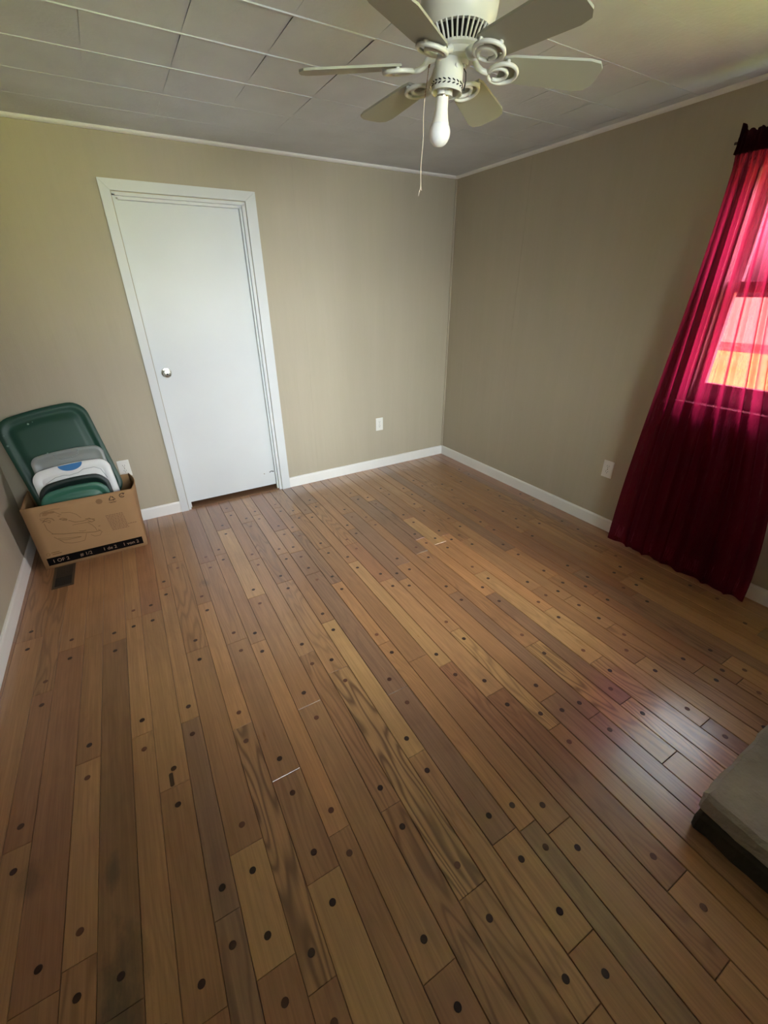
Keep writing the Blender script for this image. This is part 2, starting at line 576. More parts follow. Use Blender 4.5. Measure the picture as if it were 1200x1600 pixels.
# old filled slot near the left (a worn-through notch in one plank)
sx, sy = turn(-2.872, -2.215)
slot = MB().prism([(.007 * math.cos(a) , (.02 if math.sin(a) > 0 else -.02) + .007 * math.sin(a)) for a in [2 * PI * k / 16 for k in range(16)]],
                  lambda p: Vector((p[0], p[1], -.004)), lambda p: Vector((p[0], p[1], .0005))).build('filled_slot', mat('old_filler', lin(74, 52, 30), 0.6), floor)
slot.location = (sx, sy, 0)

# ---- walls
def wall(name, boxes):
    b = MB()
    for a, c in boxes:
        b.box(a, c)
    return struct(b.build(name, M_WALL))


DX0, DX1, DZ = -2.478, -1.735, 2.035          # door opening
WY0, WY1, WZ0, WZ1 = -3.15, -2.135, 0.965, 2.02   # window opening
TH = 0.12
wb = wall('wall_back', [((XL - TH, YB, -.02), (DX0, YB + TH, ZC + .1)), ((DX1, YB, -.02), (XR + TH, YB + TH, ZC + .1)), ((DX0, YB, DZ), (DX1, YB + TH, ZC + .1))])
wr = wall('wall_right', [((XR, WY1, -.02), (XR + TH, YB, ZC + .1)), ((XR, YR - TH, -.02), (XR + TH, WY0, ZC + .1)),
                         ((XR, WY0, -.02), (XR + TH, WY1, WZ0)), ((XR, WY0, WZ1), (XR + TH, WY1, ZC + .1))])
wlft = wall('wall_left', [((XL - TH, YR - TH, -.02), (XL, YB, ZC + .1))])
VX0, VX1, VZ0, VZ1 = -2.50, -1.15, 0.93, 2.05   # rear window, behind the viewer
wre = wall('wall_rear', [((XL, YR - TH, -.02), (VX0, YR, ZC + .1)), ((VX1, YR - TH, -.02), (XR, YR, ZC + .1)), ((VX0, YR - TH, -.02), (VX1, YR, VZ0)), ((VX0, YR - TH, VZ1), (VX1, YR, ZC + .1))])
# wall board joints: thin battens of filler, barely proud
MB().box((-1.3765, YB - .0012, .09), (-1.3735, YB + .002, 2.30)).build('board_joint', M_WALL, wb)
MB().box((XR - .0012, -.779, .09), (XR + .002, -.776, 2.30)).build('board_joint', M_WALL, wr)
# painted corner bead
struct(MB().tube([(XR - .006, YB - .006, .088), (XR - .006, YB - .006, 2.312)], 0.0075, 8).build('trim_1', M_WALL), 'slim painted bead in the room corner')

# ---- ceiling of square fibre tiles
ceil = MB().box((XL - TH, YR - TH, ZC + .012), (XR + TH, YB + TH, ZC + .1)).build('ceiling', M_CEIL)
struct(ceil, 'grey white ceiling of square tiles')
tx = [XL] + [x for x in [-1.905 + .305 * k for k in range(-6, 8)] if XL + .03 < x < XR - .03] + [XR]
ty = [YR] + [y for y in [-1.506 + .3 * k for k in range(-10, 6)] if YR + .03 < y < YB - .03] + [YB]
for a in range(len(tx) - 1):
    for b in range(len(ty) - 1):
        x0, x1, y0, y1 = tx[a], tx[a + 1], ty[b] + .0001, ty[b + 1] - .0001
        z, c = ZC, .022
        # painted tongue edge: each row hangs a few millimetres proud at its near edge, more so at some seams
        lip = {-1.506: .0042, -1.206: .0040, -1.806: .0036, -.906: .0026, -.606: .0012}.get(round(ty[b], 3), .0008)
        lip *= 1.0 if tx[a] < -1.7 else .35
        v = [(x0, y0, z + .012), (x1, y0, z + .012), (x1, y1, z + .012), (x0, y1, z + .012), (x0, y0, z - lip), (x1, y0, z - lip), (x1, y1, z), (x0, y1, z),
             (x0, y0 + c, z), (x1, y0 + c, z), (x1, y1 - .001, z), (x0, y1 - .001, z)]
        f = [(0, 1, 2, 3), (8, 11, 10, 9)]
        for i in range(4):
            j = (i + 1) % 4
            f += [(i, j, 4 + j, 4 + i), (4 + i, 4 + j, 8 + j, 8 + i)]
        obj('ceiling_tile', v, f, M_CEIL, ceil)


def strip(name, prof, a, b, inward, m=M_TRIM, kind=True):
    """profile (distance from wall, z) swept from a to b"""
    a, b, n = Vector(a), Vector(b), Vector(inward)
    o = MB().prism(prof, lambda p: a + n * p[0] + Vector((0, 0, p[1])), lambda p: b + n * p[0] + Vector((0, 0, p[1]))).build(name, m)
    return struct(o) if kind else o


CROWN = [(0, 2.312), (.008, 2.3125), (.016, 2.318), (.019, 2.324), (.019, ZC), (0, ZC)]
strip('trim_2', CROWN, (XL, YB, 0), (XR, YB, 0), (0, -1, 0))
strip('trim_3', CROWN, (XR, YB, 0), (XR, YR, 0), (-1, 0, 0))
strip('trim_4', CROWN, (XL, YB, 0), (XL, YR, 0), (1, 0, 0))
BASE = [(0, 0), (.012, 0), (.012, .076), (.009, .085), (.003, .088), (0, .088)]
strip('baseboard_back_1', BASE, (XL, YB, 0), (-2.538, YB, 0), (0, -1, 0))
strip('baseboard_back_2', BASE, (-1.6534, YB, 0), (XR, YB, 0), (0, -1, 0))
strip('baseboard_right', BASE, (XR, YB, 0), (XR, YR, 0), (-1, 0, 0))
strip('baseboard_left', BASE, (XL, YB, 0), (XL, YR, 0), (1, 0, 0))
strip('baseboard_rear', BASE, (XL, YR, 0), (XR, YR, 0), (0, 1, 0))

# ---- door
door = struct(empty('door_1', (-2.1, YB, 0)), 'white flush door in white casing')


def dpart(mb, name, m, parent=door):
    o = mb.build(name, m, parent)
    o.matrix_parent_inverse = Matrix.Translation(-Vector(door.location)) if parent is door else Matrix()
    return o


yf = -.004
dpart(MB().prism([(-2.538, 0), (-2.486, 0), (-2.486, 2.046), (-2.538, 2.10)], lambda p: Vector((p[0], YB, p[1])), lambda p: Vector((p[0], yf, p[1]))), 'casing', M_DOOR)
dpart(MB().prism([(-1.722, 0), (-1.6534, 0), (-1.6534, 2.10), (-1.722, 2.046)], lambda p: Vector((p[0], YB, p[1])), lambda p: Vector((p[0], yf, p[1]))), 'casing', M_DOOR)
dpart(MB().prism([(-2.5375, 2.1005), (-2.4855, 2.0465), (-1.7225, 2.0465), (-1.6538, 2.1005)], lambda p: Vector((p[0], YB, p[1])), lambda p: Vector((p[0], yf, p[1]))), 'casing', M_DOOR)
dpart(MB().box((-2.482, yf + .010, 0), (-2.466, .11, 2.03)), 'jamb', M_DOOR)
dpart(MB().box((-1.745, yf + .010, 0), (-1.726, .11, 2.03)), 'jamb', M_DOOR)
dpart(MB().box((-2.482, yf + .010, 2.025), (-1.726, .11, 2.042)), 'jamb', M_DOOR)
dpart(MB().box((-2.466, .032, 0), (-2.456, .062, 2.017)), 'door_stop', M_DOOR)
dpart(MB().box((-1.757, .032, .0), (-1.745, .062, 2.017)), 'door_stop', M_DOOR)
dpart(MB().box((-2.466, .032, 2.010), (-1.745, .062, 2.025)), 'door_stop', M_DOOR)
slab = dpart(MB().box((-2.462, .0640, .036), (-1.749, .0990, 2.018), .0015), 'door_panel', M_DOOR)
strip_t = dpart(MB().box((-2.466, .02, -.002), (-1.745, .13, .006)), 'threshold', mat('worn_threshold', lin(120, 88, 62), 0.5))


def sub(mb, name, m, parent, smooth=False):
    """child whose shape is written in world coordinates"""
    bpy.context.view_layer.update()
    o = mb.build(name, m, parent, smooth)
    o.matrix_parent_inverse = parent.matrix_world.inverted()
    return o


KX, KZ = -2.412, 1.03
My = Matrix.Rotation(PI / 2, 4, 'X')           # lathe axis to -y
smooth_by_angle(sub(MB().lathe([(.033, 0), (.033, .004), (.030, .007), (.016, .009)], 28, (KX, .0640, KZ), My), 'rosette', M_CHROME, slab))
smooth_by_angle(sub(MB().lathe([(.012, .006), (.011, .03), (.022, .038), (.0262, .048), (.0262, .056), (.022, .063), (.010, .0645), (.0, .0645)], 28, (KX, .0640, KZ), My), 'knob', M_CHROME, slab))
sub(MB().lathe([(.0060, .0640), (.0060, .0655), (0, .0656)], 12, (KX, .0640, KZ), My), 'lock_button', M_BLACK, slab)
hb = MB()
for z in (.205,):
    hb.tube([(-1.7455, .058, z - .045), (-1.7455, .058, z + .045)], .0045, 10)
sub(hb, 'hinge_pin', M_TRIM, slab)
mk = MB()
for q, (a, c) in enumerate([(-1.800, .150), (-1.790, .156), (-1.780, .154), (-1.772, .150)]):
    mk.box((a, .0632, c), (a + .011, .0641, c + .007))
sub(mk, 'chipped_paint', M_BLACK, slab)
sub(MB().lathe([(.004, 0), (.004, .0012), (0, .0015)], 10, (-1.845, .0640, .148), My), 'screw_head', M_CHROME, slab)
# room beyond the door is unlit
struct(MB().box((DX0 - .2, YB + .66, -.02), (DX1 + .2, YB + .7, 2.3)).box((DX0 - .25, YB + TH, -.02), (DX0 - .2, YB + .7, 2.3)).box((DX1 + .2, YB + TH, -.02), (DX1 + .25, YB + .7, 2.3))
       .box((DX0 - .2, YB + TH, 2.25), (DX1 + .2, YB + .7, 2.3)).build('wall_closet', M_WALL))

# ---- window
win = struct(empty('window_1', (XR, (WY0 + WY1) / 2, WZ0)), 'white double hung window behind the curtain')


def wpart(mb, name, m, parent=win, smooth=False):
    return sub(mb, name, m, parent, smooth)


ca = XR - .016
wpart(MB().box((ca, WY1, WZ0 - .01), (XR, WY1 + .07, WZ1 + .07), .002), 'casing', M_TRIM)
wpart(MB().box((ca, WY0 - .07, WZ0 - .01), (XR, WY0, WZ1 + .07), .002), 'casing', M_TRIM)
wpart(MB().box((ca, WY0, WZ1), (XR, WY1, WZ1 + .07), .002), 'casing', M_TRIM)
wpart(MB().box((XR - .045, WY0 - .09, WZ0 - .028), (XR + .07, WY1 + .09, WZ0), .004), 'stool', M_TRIM)
wpart(MB().box((ca, WY0 - .06, WZ0 - .09), (XR, WY1 + .06, WZ0 - .028), .002), 'apron', M_TRIM)
wpart(MB().box((XR, WY1 - .018, WZ0), (XR + TH + .02, WY1, WZ1)), 'jamb', M_TRIM)
wpart(MB().box((XR, WY0, WZ0), (XR + TH + .02, WY0 + .018, WZ1)), 'jamb', M_TRIM)
wpart(MB().box((XR, WY0 + .018, WZ1 - .018), (XR + TH + .02, WY1 - .018, WZ1)), 'jamb', M_TRIM)
wpart(MB().box((XR + .05, WY0, WZ0 - .02), (XR + TH + .05, WY1, WZ0 + .012)), 'sill', M_TRIM)


def sash(x0, x1, z0, z1, rb, rt):
    ya, yb = WY0 + .02, WY1 - .02
    st = .038
    s = MB().box((x0, ya, z0), (x1, ya + st, z1), .003).box((x0, yb - st, z0), (x1, yb, z1), .003)
    s.box((x0, ya + st, z0), (x1, yb - st, z0 + rb), .003).box((x0, ya + st, z1 - rt), (x1, yb - st, z1), .003)
    o = wpart(s, 'sash', M_TRIM)
    xm = (x0 + x1) / 2
    sub(MB().box((xm - .002, ya + st, z0 + rb), (xm + .002, yb - st, z1 - rt)), 'pane', M_GLASS, o)
    return o


low = sash(XR + .045, XR + .075, WZ0 + .013, 1.55, .085, .05)
sash(XR + .08, XR + .11, 1.50, WZ1 - .018, .05, .045)
sub(MB().box((XR + .036, -2.64, 1.552), (XR + .07, -2.57, 1.566), .003), 'sash_lock', M_CHROME, low)

win2 = struct(empty('window_2', ((VX0 + VX1) / 2, YR, VZ0)), 'white window in the rear wall')
for a, c in (((VX0 - .07, YR, VZ0 - .07), (VX0, YR + .016, VZ1 + .07)), ((VX1, YR, VZ0 - .07), (VX1 + .07, YR + .016, VZ1 + .07)), ((VX0, YR, VZ1), (VX1, YR + .016, VZ1 + .07)), ((VX0, YR, VZ0 - .07), (VX1, YR + .016, VZ0))):
    wpart(MB().box(a, c, .002), 'casing', M_TRIM, win2)
s2 = MB().box((VX0, YR - .06, VZ0), (VX0 + .04, YR - .03, VZ1)).box((VX1 - .04, YR - .06, VZ0), (VX1, YR - .03, VZ1)).box((VX0 + .04, YR - .06, VZ0), (VX1 - .04, YR - .03, VZ0 + .05)).box((VX0 + .04, YR - .06, VZ1 - .05), (VX1 - .04, YR - .03, VZ1))
s2 = wpart(s2, 'sash', M_TRIM, win2)
sub(MB().box((VX0 + .04, YR - .047, VZ0 + .05), (VX1 - .04, YR - .043, VZ1 - .05)), 'pane', M_GLASS, s2)

# ---- chimney breast and stone hearth at the rear
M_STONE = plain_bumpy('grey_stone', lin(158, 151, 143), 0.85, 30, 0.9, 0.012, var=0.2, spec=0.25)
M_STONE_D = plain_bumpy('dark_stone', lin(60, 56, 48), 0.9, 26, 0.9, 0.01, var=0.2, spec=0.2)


def stone_slab(x0, x1, y0, y1, z0, z1, amp, m, name, parent, seed, round_=0.02):
    bm = bmesh.new()
    bmesh.ops.create_cube(bm, size=1.0)
    for p in bm.verts:
        p.co = Vector((x0 + (p.co.x + .5) * (x1 - x0), y0 + (p.co.y + .5) * (y1 - y0), z0 + (p.co.z + .5) * (z1 - z0)))
    bmesh.ops.bevel(bm, geom=bm.edges[:], offset=round_, segments=1, affect='EDGES')
    bmesh.ops.subdivide_edges(bm, edges=[e for e in bm.edges if e.calc_length() > .06], cuts=9, use_grid_fill=True)
    bmesh.ops.subdivide_edges(bm, edges=[e for e in bm.edges if e.calc_length() > .03], cuts=2, use_grid_fill=True)
    bmesh.ops.triangulate(bm, faces=bm.faces[:])
    for p in bm.verts:
        q = p.co * 9 + Vector((seed, seed * 2, 0))
        d = noise.noise_vector(q) * amp + noise.noise_vector(q * 3.1) * amp * .55 + noise.noise_vector(q * 8.3) * amp * .3
        d.z *= .35 if p.co.z > z1 - .012 else 1.0
        if p.co.z < z0 + .004:
            d.z = 0
        if z1 - z0 > .12 and p.co.z > z1 - .01:
            d.z *= .6
        p.co += d
    v = [p.co.copy() for p in bm.verts]
    bm.verts.index_update()
    f = [tuple(q.index for q in g.verts) for g in bm.faces]
    bm.free()
    return obj(name, v, f, m, parent)


hearth = tag(empty('stone_hearth', (-0.75, -3.45, 0)), 'raised grey stone fireplace hearth at the right edge on the oak floor', 'hearth')
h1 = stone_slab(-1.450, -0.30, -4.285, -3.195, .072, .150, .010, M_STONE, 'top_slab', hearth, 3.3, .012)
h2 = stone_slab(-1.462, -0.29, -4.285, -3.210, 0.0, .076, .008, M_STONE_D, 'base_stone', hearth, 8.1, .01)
for h in (h1, h2):
    h.matrix_parent_inverse = Matrix.Translation((.75, 3.45, 0))

# ------------------------------------------------------------------ yard
M_LAWN = mat('sunlit_lawn', lin(190, 196, 88), 0.9)
_t = NT(M_LAWN)
_n = _t.n('TexNoise', {'Vector': _t.n('TexCoord').outputs['Object'], 'Scale': 0.9, 'Detail': 8.0}).outputs[0]
_t.link(_t.ramp(_n, [(0.3, lin(186, 196, 84)), (0.7, lin(214, 216, 112))]), _t.b.inputs['Base Color'])
M_LEAF = mat('fallen_leaves', lin(150, 92, 66), 0.9)
_t = NT(M_LEAF)
_n = _t.n('TexNoise', {'Vector': _t.n('TexCoord').outputs['Object'], 'Scale': 2.5, 'Detail': 8.0}).outputs[0]
_t.link(_t.ramp(_n, [(0.35, lin(128, 76, 56)), (0.65, lin(186, 128, 96))]), _t.b.inputs['Base Color'])
M_FIELD = mat('dry_field', lin(206, 176, 128), 0.9)
ZG = -0.55
# unseen roof and side walls, added to keep high sky off the rear window
M_DARK_REAR = mat('dark_rear', lin(58, 55, 51), 0.85)  # dark, so the blockers and the rear ground bounce little light
struct(MB().box((-4.2, -7.8, 3.3), (1.6, YR - TH, 3.4)).build('sky_blocker_top', M_DARK_REAR))
struct(MB().box((-4.3, -7.8, ZG), (-4.2, YR - TH, 3.4)).build('sky_blocker_side_1', M_DARK_REAR))
struct(MB().box((0.5, -7.8, ZG), (0.6, YR - TH, 3.4)).build('sky_blocker_side_2', M_DARK_REAR))
struct(MB().box((-4.3, -14, ZG - .3), (XR + TH, YR - TH, ZG)).build('ground_rear', M_DARK_REAR))
struct(MB().box((XR + TH + .02, -60, ZG - .3), (16.5, 80, ZG)).build('ground_lawn', M_LAWN), 'sunlit yellow green lawn outside the window')
struct(MB().box((16.5, -60, ZG - .3), (19.5, 80, ZG + .02)).build('ground_leaf_strip', M_LEAF), 'strip of brown fallen leaves beyond the lawn')
struct(MB().box((19.5, -60, ZG - .3), (120, 120, ZG + .01)).build('ground_field', M_FIELD), 'dry tan field beyond the leaf strip')

# ------------------------------------------------------------------ curtains
def sstep(a, b, x):
    t = max(0.0, min(1.0, (x - a) / (b - a)))
    return t * t * (3 - 2 * t)


def curtain(name, label, ytop, ybot, z0, zrod, zhead, folds, seed, nu=170, nv=60, xmid=-.095):
    """ytop/ybot = (first edge, second edge) along the wall at rod and at hem"""
    r = random.Random(seed)
    ph = [r.uniform(0, 6.28) for _ in range(8)]
    root = tag(empty(name, (xmid, (ytop[0] + ytop[1]) / 2, 0)), label, 'curtain', 'burgundy window curtains')
    vs, fs = [], []
    H = zhead - z0
    for j in range(nv + 1):
        t = j / nv
        z = z0 + H * t
        k = sstep(0, 1, (zrod - z) / (zrod - z0)) if z < zrod else 0.0
        for i in range(nu + 1):
            u = i / nu
            ya = ytop[0] + (ybot[0] - ytop[0]) * k
            yb = ytop[1] + (ybot[1] - ytop[1]) * k
            uu = u + .012 * math.sin(3.1 * t + ph[0] + 9 * u)
            y = ya + (yb - ya) * u
            w = folds * 2 * PI
            f = .55 * math.sin(w * uu + ph[1] + .8 * math.sin(2.2 * t + ph[2])) + .3 * math.sin(w * 1.73 * uu + ph[3] + 1.1 * t) + .22 * math.sin(w * .52 * uu + ph[4] - 1.3 * t)
            amp = .013 + .021 * sstep(0, .5, (zrod - z) / (zrod - z0)) - .014 * sstep(.75, 1.0, (zrod - z) / (zrod - z0))
            edge = sstep(0, .05, u) * sstep(0, .05, 1 - u)
            x = xmid + amp * f * (.35 + .65 * edge)
            if z > zrod - .09:
                g = sstep(zrod - .09, zrod - .035, z)
                x = x * (1 - g) + g * (xmid + .005 * math.sin(w * 3.1 * u + ph[5]) - .012)
                z_ = z
            else:
                z_ = z
            if t < .02:
                z_ += .0015 * math.sin(w * uu)
            y += .010 * math.sin(w * uu * 1.0 + ph[2]) * (1 - .5 * t) * edge
            vs.append((x, y, z_))
    for j in range(nv):
        for i in range(nu):
            a = j * (nu + 1) + i
            fs.append((a, a + 1, a + nu + 2, a + nu + 1))
    o = obj('drape', vs, fs, M_SHEER, root, True)
    o.matrix_parent_inverse = Matrix.Translation(-Vector(root.location))
    # gathered pocket around the rod: cloth in several layers
    pv, pf = [], []
    m = 120
    prof = [(.019, -.042), (.024, -.015), (.025, .010), (.014, .018), (.010, .036), (-.010, .036), (-.014, .018), (-.022, .010), (-.022, -.015), (-.018, -.042)]
    for i in range(m + 1):
        u = i / m
        y = ytop[0] + (ytop[1] - ytop[0]) * u
        rf = .0045 * math.sin(u * folds * 2 * PI * 3.1 + ph[5]) + .003 * math.sin(u * folds * 2 * PI * 5.3 + ph[1])
        rise = .030 * max(0, 1 - u / .10) + .006 * math.sin(u * folds * 9 + ph[3])
        for a, b in prof:
            pv.append((xmid - .012 - a * .75 - rf, y + .004 * math.sin(b * 90 + ph[2]), zrod + b + (rise if b > .03 else 0)))
    n = len(prof)
    for i in range(m):
        for k in range(n):
            l = (k + 1) % n
            pf.append((i * n + k, i * n + l, (i + 1) * n + l, (i + 1) * n + k))
    pf += [tuple(range(n)), tuple(m * n + k for k in range(n))]
    po = obj('rod_pocket', pv, pf, M_POCKET, root, True)
    po.matrix_parent_inverse = Matrix.Translation(-Vector(root.location))
    return root


ROD = 2.085
curtain('curtain', 'burgundy sheer curtain at the right edge beside the wall outlet, reaching the floor', (-2.09, -2.44), (-1.985, -2.78), .018, ROD, ROD - .03, 7, 5)
curtain('curtain', 'burgundy sheer curtain panel farther along the window, past the open gap', (-2.93, -3.27), (-2.95, -3.30), .30, ROD, ROD - .03, 5, 9, nu=90)
rod = tag(empty('curtain_rod', (-.107, -2.6, ROD)), 'slim dark curtain rod through the tops of the burgundy curtains', 'rod')
sub(MB().tube([(-.107, -2.074, ROD), (-.107, -3.30, ROD)], .0055, 10), 'pole', M_BLACK, rod)
for yy in (-2.078, -3.295):
    sub(MB().tube([(-.107, yy, ROD), (-.05, yy, ROD), (XR, yy, ROD)], .004, 8).box((XR - .004, yy - .012, ROD - .025), (XR, yy + .012, ROD + .025)), 'bracket', M_BLACK, rod)


# ------------------------------------------------------------------ outlets
def outlet(loc, rz, label):
    root = tag(empty('wall_outlet', loc, rz), label, 'outlet', 'white wall outlets')
    # local: plate in xz plane, facing -y
    MB().box((-.037, -.0045, -.0585), (.037, 0, .0585), .0018).build('cover_plate', M_PLATE, root)
    for s in (-1, 1):
        zc = s * .0195
        poly = [(.0155 * math.cos(a) * 1.05, max(-.0125, min(.0125, .0165 * math.sin(a)))) for a in [2 * PI * k / 24 for k in range(24)]]
        rc = MB().prism(poly, lambda p: Vector((p[0], -.004, zc + p[1])), lambda p: Vector((p[0], -.0062, zc + p[1]))).build('receptacle', M_PLATE, root)
        MB().box((-.0075, -.0066, zc + .000), (-.0055, -.006, zc + .0085)).build('slot', M_BLACK, rc)
        MB().box((.0055, -.0066, zc + .001), (.0075, -.006, zc + .0080)).build('slot', M_BLACK, rc)
        MB().lathe([(.0024, 0), (.0024, .0005), (0, .0006)], 10, (0, -.0061, zc - .0065), Matrix.Rotation(PI / 2, 4, 'X')).build('ground_hole', M_BLACK, rc)
    MB().lathe([(.003, 0), (.0028, .0012), (0, .0014)], 10, (0, -.0044, 0), Matrix.Rotation(PI / 2, 4, 'X')).build('screw', M_CHROME, root)
    return root


outlet((-.737, YB, .424), 0, 'white outlet on the back wall between the door and the room corner')
outlet((XR, -1.805, .433), -PI / 2, 'white outlet low on the right wall beside the burgundy curtain')
outlet((-2.828, YB, .422), 0, 'white outlet partly hidden behind the cardboard box')

# ------------------------------------------------------------------ floor register
vent = tag(empty('floor_register', (-3.28, -.54, 0)), 'dark metal floor register in front of the cardboard box', 'vent')
M_REG = mat('brown_register', lin(84, 70, 56), 0.5, 0.3)
fr = MB().box((-.055, -.128, 0), (.055, -.112, .004), .001).box((-.055, .112, 0), (.055, .128, .004), .001).box((-.055, -.112, 0), (-.042, .112, .004), .001).box((.042, -.112, 0), (.055, .112, .004), .001)
fr.build('frame', M_REG, vent)
MB().box((-.042, -.112, .0002), (.042, .112, .0008)).build('dark_opening', M_BLACK, vent)
for k in range(13):
    y = -.10 + k * .0166
    MB().box((-.042, y - .0025, .0008), (.042, y + .0025, .0034)).build('slat', M_REG if k > 5 else mat('dark_slat', lin(48, 40, 33), .6), vent)

# ------------------------------------------------------------------ cardboard box
BX0, BX1, BYF, BYB, BH = -3.381, -2.809, -.402, -.07, .416
M_CARD = plain_bumpy('brown_cardboard', lin(160, 127, 91), 0.8, 90, 0.12, var=0.05, spec=0.2)
M_INK = mat('faded_ink', lin(112, 84, 52), 0.85)
M_INK2 = mat('dark_ink', lin(70, 50, 34), 0.85)
M_INKB = mat('black_ink', lin(13, 9, 8), 0.9, spec=0.1)
M_INKW = mat('pale_print', lin(150, 122, 100), 0.8)
box = tag(empty('cardboard_box', ((BX0 + BX1) / 2, (BYF + BYB) / 2, 0)), 'open brown cardboard box holding plastic lids in the left corner', 'box')
cw = .005


def bulged(ax, at, a0, a1, z1, bul, n=10, m=10, lift=0.0):
    """one corrugated side with thickness; ax 'x' = side plane of constant x"""
    vs, fs = [], []
    for s in (0, 1):
        for j in range(m + 1):
            for i in range(n + 1):
                u, v = i / n, j / m
                off = bul * math.sin(PI * u) * (v ** 1.3) + s * cw
                w = a0 + (a1 - a0) * u
                z = z1 * v + (lift * u * v)
                vs.append((at + off, w, z) if ax == 'x' else (w, at + off, z))
    q = (n + 1) * (m + 1)
    for s in (0, 1):
        for j in range(m):
            for i in range(n):
                a = s * q + j * (n + 1) + i
                fs.append((a, a + 1, a + n + 2, a + n + 1))
    rim = [i for i in range(n + 1)] + [j * (n + 1) + n for j in range(1, m + 1)] + [m * (n + 1) + i for i in range(n - 1, -1, -1)] + [j * (n + 1) for j in range(m - 1, 0, -1)]
    for k in range(len(rim)):
        a, b = rim[k], rim[(k + 1) % len(rim)]
        fs.append((a, b, q + b, q + a))
    return MB().add(vs, fs)


sub(bulged('y', BYF, BX0, BX1, BH, 0.004), 'front_side', M_CARD, box, True)
sub(bulged('x', BX1 - cw, BYF + cw, BYB, BH - .006, .028), 'right_side', M_CARD, box, True)
sub(bulged('x', BX0, BYF + cw, BYB, BH - .004, -.002), 'left_side', M_CARD, box, True)
sub(bulged('y', BYB - cw, BX0 + cw, BX1 - cw, BH - .01, .006), 'back_side', M_CARD, box, True)
sub(MB().box((BX0 + cw, BYF + cw, .001), (BX1 - cw, BYB - cw, .007)), 'bottom', M_CARD, box)
yp = BYF + .0002
BW = BX1 - BX0


def bulge_y(x, z):
    u = (x - BX0) / BW
    return BYF + .004 * math.sin(PI * u) * max(z / BH, 0) ** 1.3


def card_poly(polys, name, m, t=.0007):
    b = MB()
    for poly in polys:
        b.prism(poly, lambda p: Vector((BX0 + p[0], bulge_y(BX0 + p[0], p[1]) - t, p[1])), lambda p: Vector((BX0 + p[0], bulge_y(BX0 + p[0], p[1]) + .001, p[1])))
    return sub(b, name, m, box)


def stroke(pts, w):
    out = []
    for a, b in zip(pts, pts[1:]):
        d = Vector((b[0] - a[0], b[1] - a[1]))
        if d.length < 1e-6:
            continue
        n = Vector((-d.y, d.x)).normalized() * w / 2
        e = d.normalized() * w * .3
        out.append([(a[0] - e.x + n.x, a[1] - e.y + n.y), (a[0] - e.x - n.x, a[1] - e.y - n.y), (b[0] + e.x - n.x, b[1] + e.y - n.y), (b[0] + e.x + n.x, b[1] + e.y + n.y)])
    return out


# black band with its lettering
nb = 16
card_poly([[(.022 + (BW - .044) * k / nb, .020), (.022 + (BW - .044) * (k + 1) / nb, .020), (.022 + (BW - .044) * (k + 1) / nb, .072), (.022 + (BW - .044) * k / nb, .072)] for k in range(nb)], 'printed_band', M_INKB)
for txt, x in (('1 OF 2', .046), ('# 1/2', .192), ('1 de 2', .318), ('1 von 2', .432)):
    fc = bpy.data.curves.new('lettering', 'FONT')
    fc.body = txt
    fc.size = .031
    fc.extrude = .0002
    fc.materials.append(M_INKW)
    ft = bpy.data.objects.new('lettering', fc)
    COL.objects.link(ft)
    bpy.context.view_layer.update()
    fm_ = bpy.data.meshes.new_from_object(ft.evaluated_get(bpy.context.evaluated_depsgraph_get()))
    bpy.data.objects.remove(ft)
    fo = bpy.data.objects.new('lettering', fm_)
    COL.objects.link(fo)
    fo.parent = box
    fo.location = (BX0 + x - box.location.x, BYF - .0010 - box.location.y, .035)
    fo.rotation_euler = (PI / 2, 0, 0)

# line drawing of a seat with a rounded back, faint brown ink
dr = []
L = lambda pts, w=.0022: dr.extend(stroke(pts, w))


def px(x, y):
    """drawing units (zoomed photo) to box face"""
    # x 200..980 -> .085...40 ; y measured along the tilted print
    u = (x - 40) / 1190.0 * .585 * .705 + .022
    yy = y + (x - 40) * .27
    v = .385 - (yy - 115) / 1000.0 * .42 * .83
    return (u, max(.078, min(.405, v)))


def P(*a):
    return [px(a[i], a[i + 1]) for i in range(0, len(a), 2)]


L(P(200, 160, 215, 110, 260, 75, 330, 50, 420, 20, 500, 10))
L(P(205, 275, 240, 225, 300, 195, 345, 205, 365, 240), .0035)
L(P(230, 110, 300, 90, 420, 80, 490, 130))
L(P(440, 215, 490, 195, 545, 215, 530, 240, 470, 225, 440, 215), .003)
L(P(500, 90, 620, 80, 700, 120, 745, 190))
L(P(560, 240, 640, 275, 760, 255, 850, 215, 935, 215), .003)
L(P(590, 335, 680, 310, 800, 285, 880, 270))
L(P(820, 290, 870, 340, 900, 400, 905, 455))
L(P(215, 300, 220, 420, 270, 500))
L(P(260, 505, 420, 510, 580, 495, 760, 490, 880, 480, 960, 450), .0035)
L(P(930, 430, 975, 480, 930, 550, 850, 570, 800, 540))
L(P(270, 570, 330, 630, 430, 630, 560, 600, 650, 575))
L(P(330, 630, 380, 690, 480, 700, 600, 680, 680, 650, 720, 560, 740, 510))
L(P(320, 600, 480, 595, 640, 570))
L(P(650, 455, 700, 460, 750, 445))
L(P(800, 215, 860, 200, 930, 240, 880, 275, 830, 250), .003)
card_poly(dr, 'line_drawing', M_INK)
# blots in the drawing
blot = []
for (x, y, r) in ((300, 95, .014), (270, 130, .010), (370, 80, .012), (450, 155, .005), (965, 360, .005), (505, 225, .008)):
    c = px(x, y)
    blot.append([(c[0] + r * 1.4 * math.cos(2 * PI * k / 10), min(.41, c[1] + r * .75 * math.sin(2 * PI * k / 10))) for k in range(10)])
M_PALE = mat('pale_ink', lin(136, 103, 68), .85)
for bq in blot:
    card_poly([bq], 'ink_blot', M_PALE, .0005)
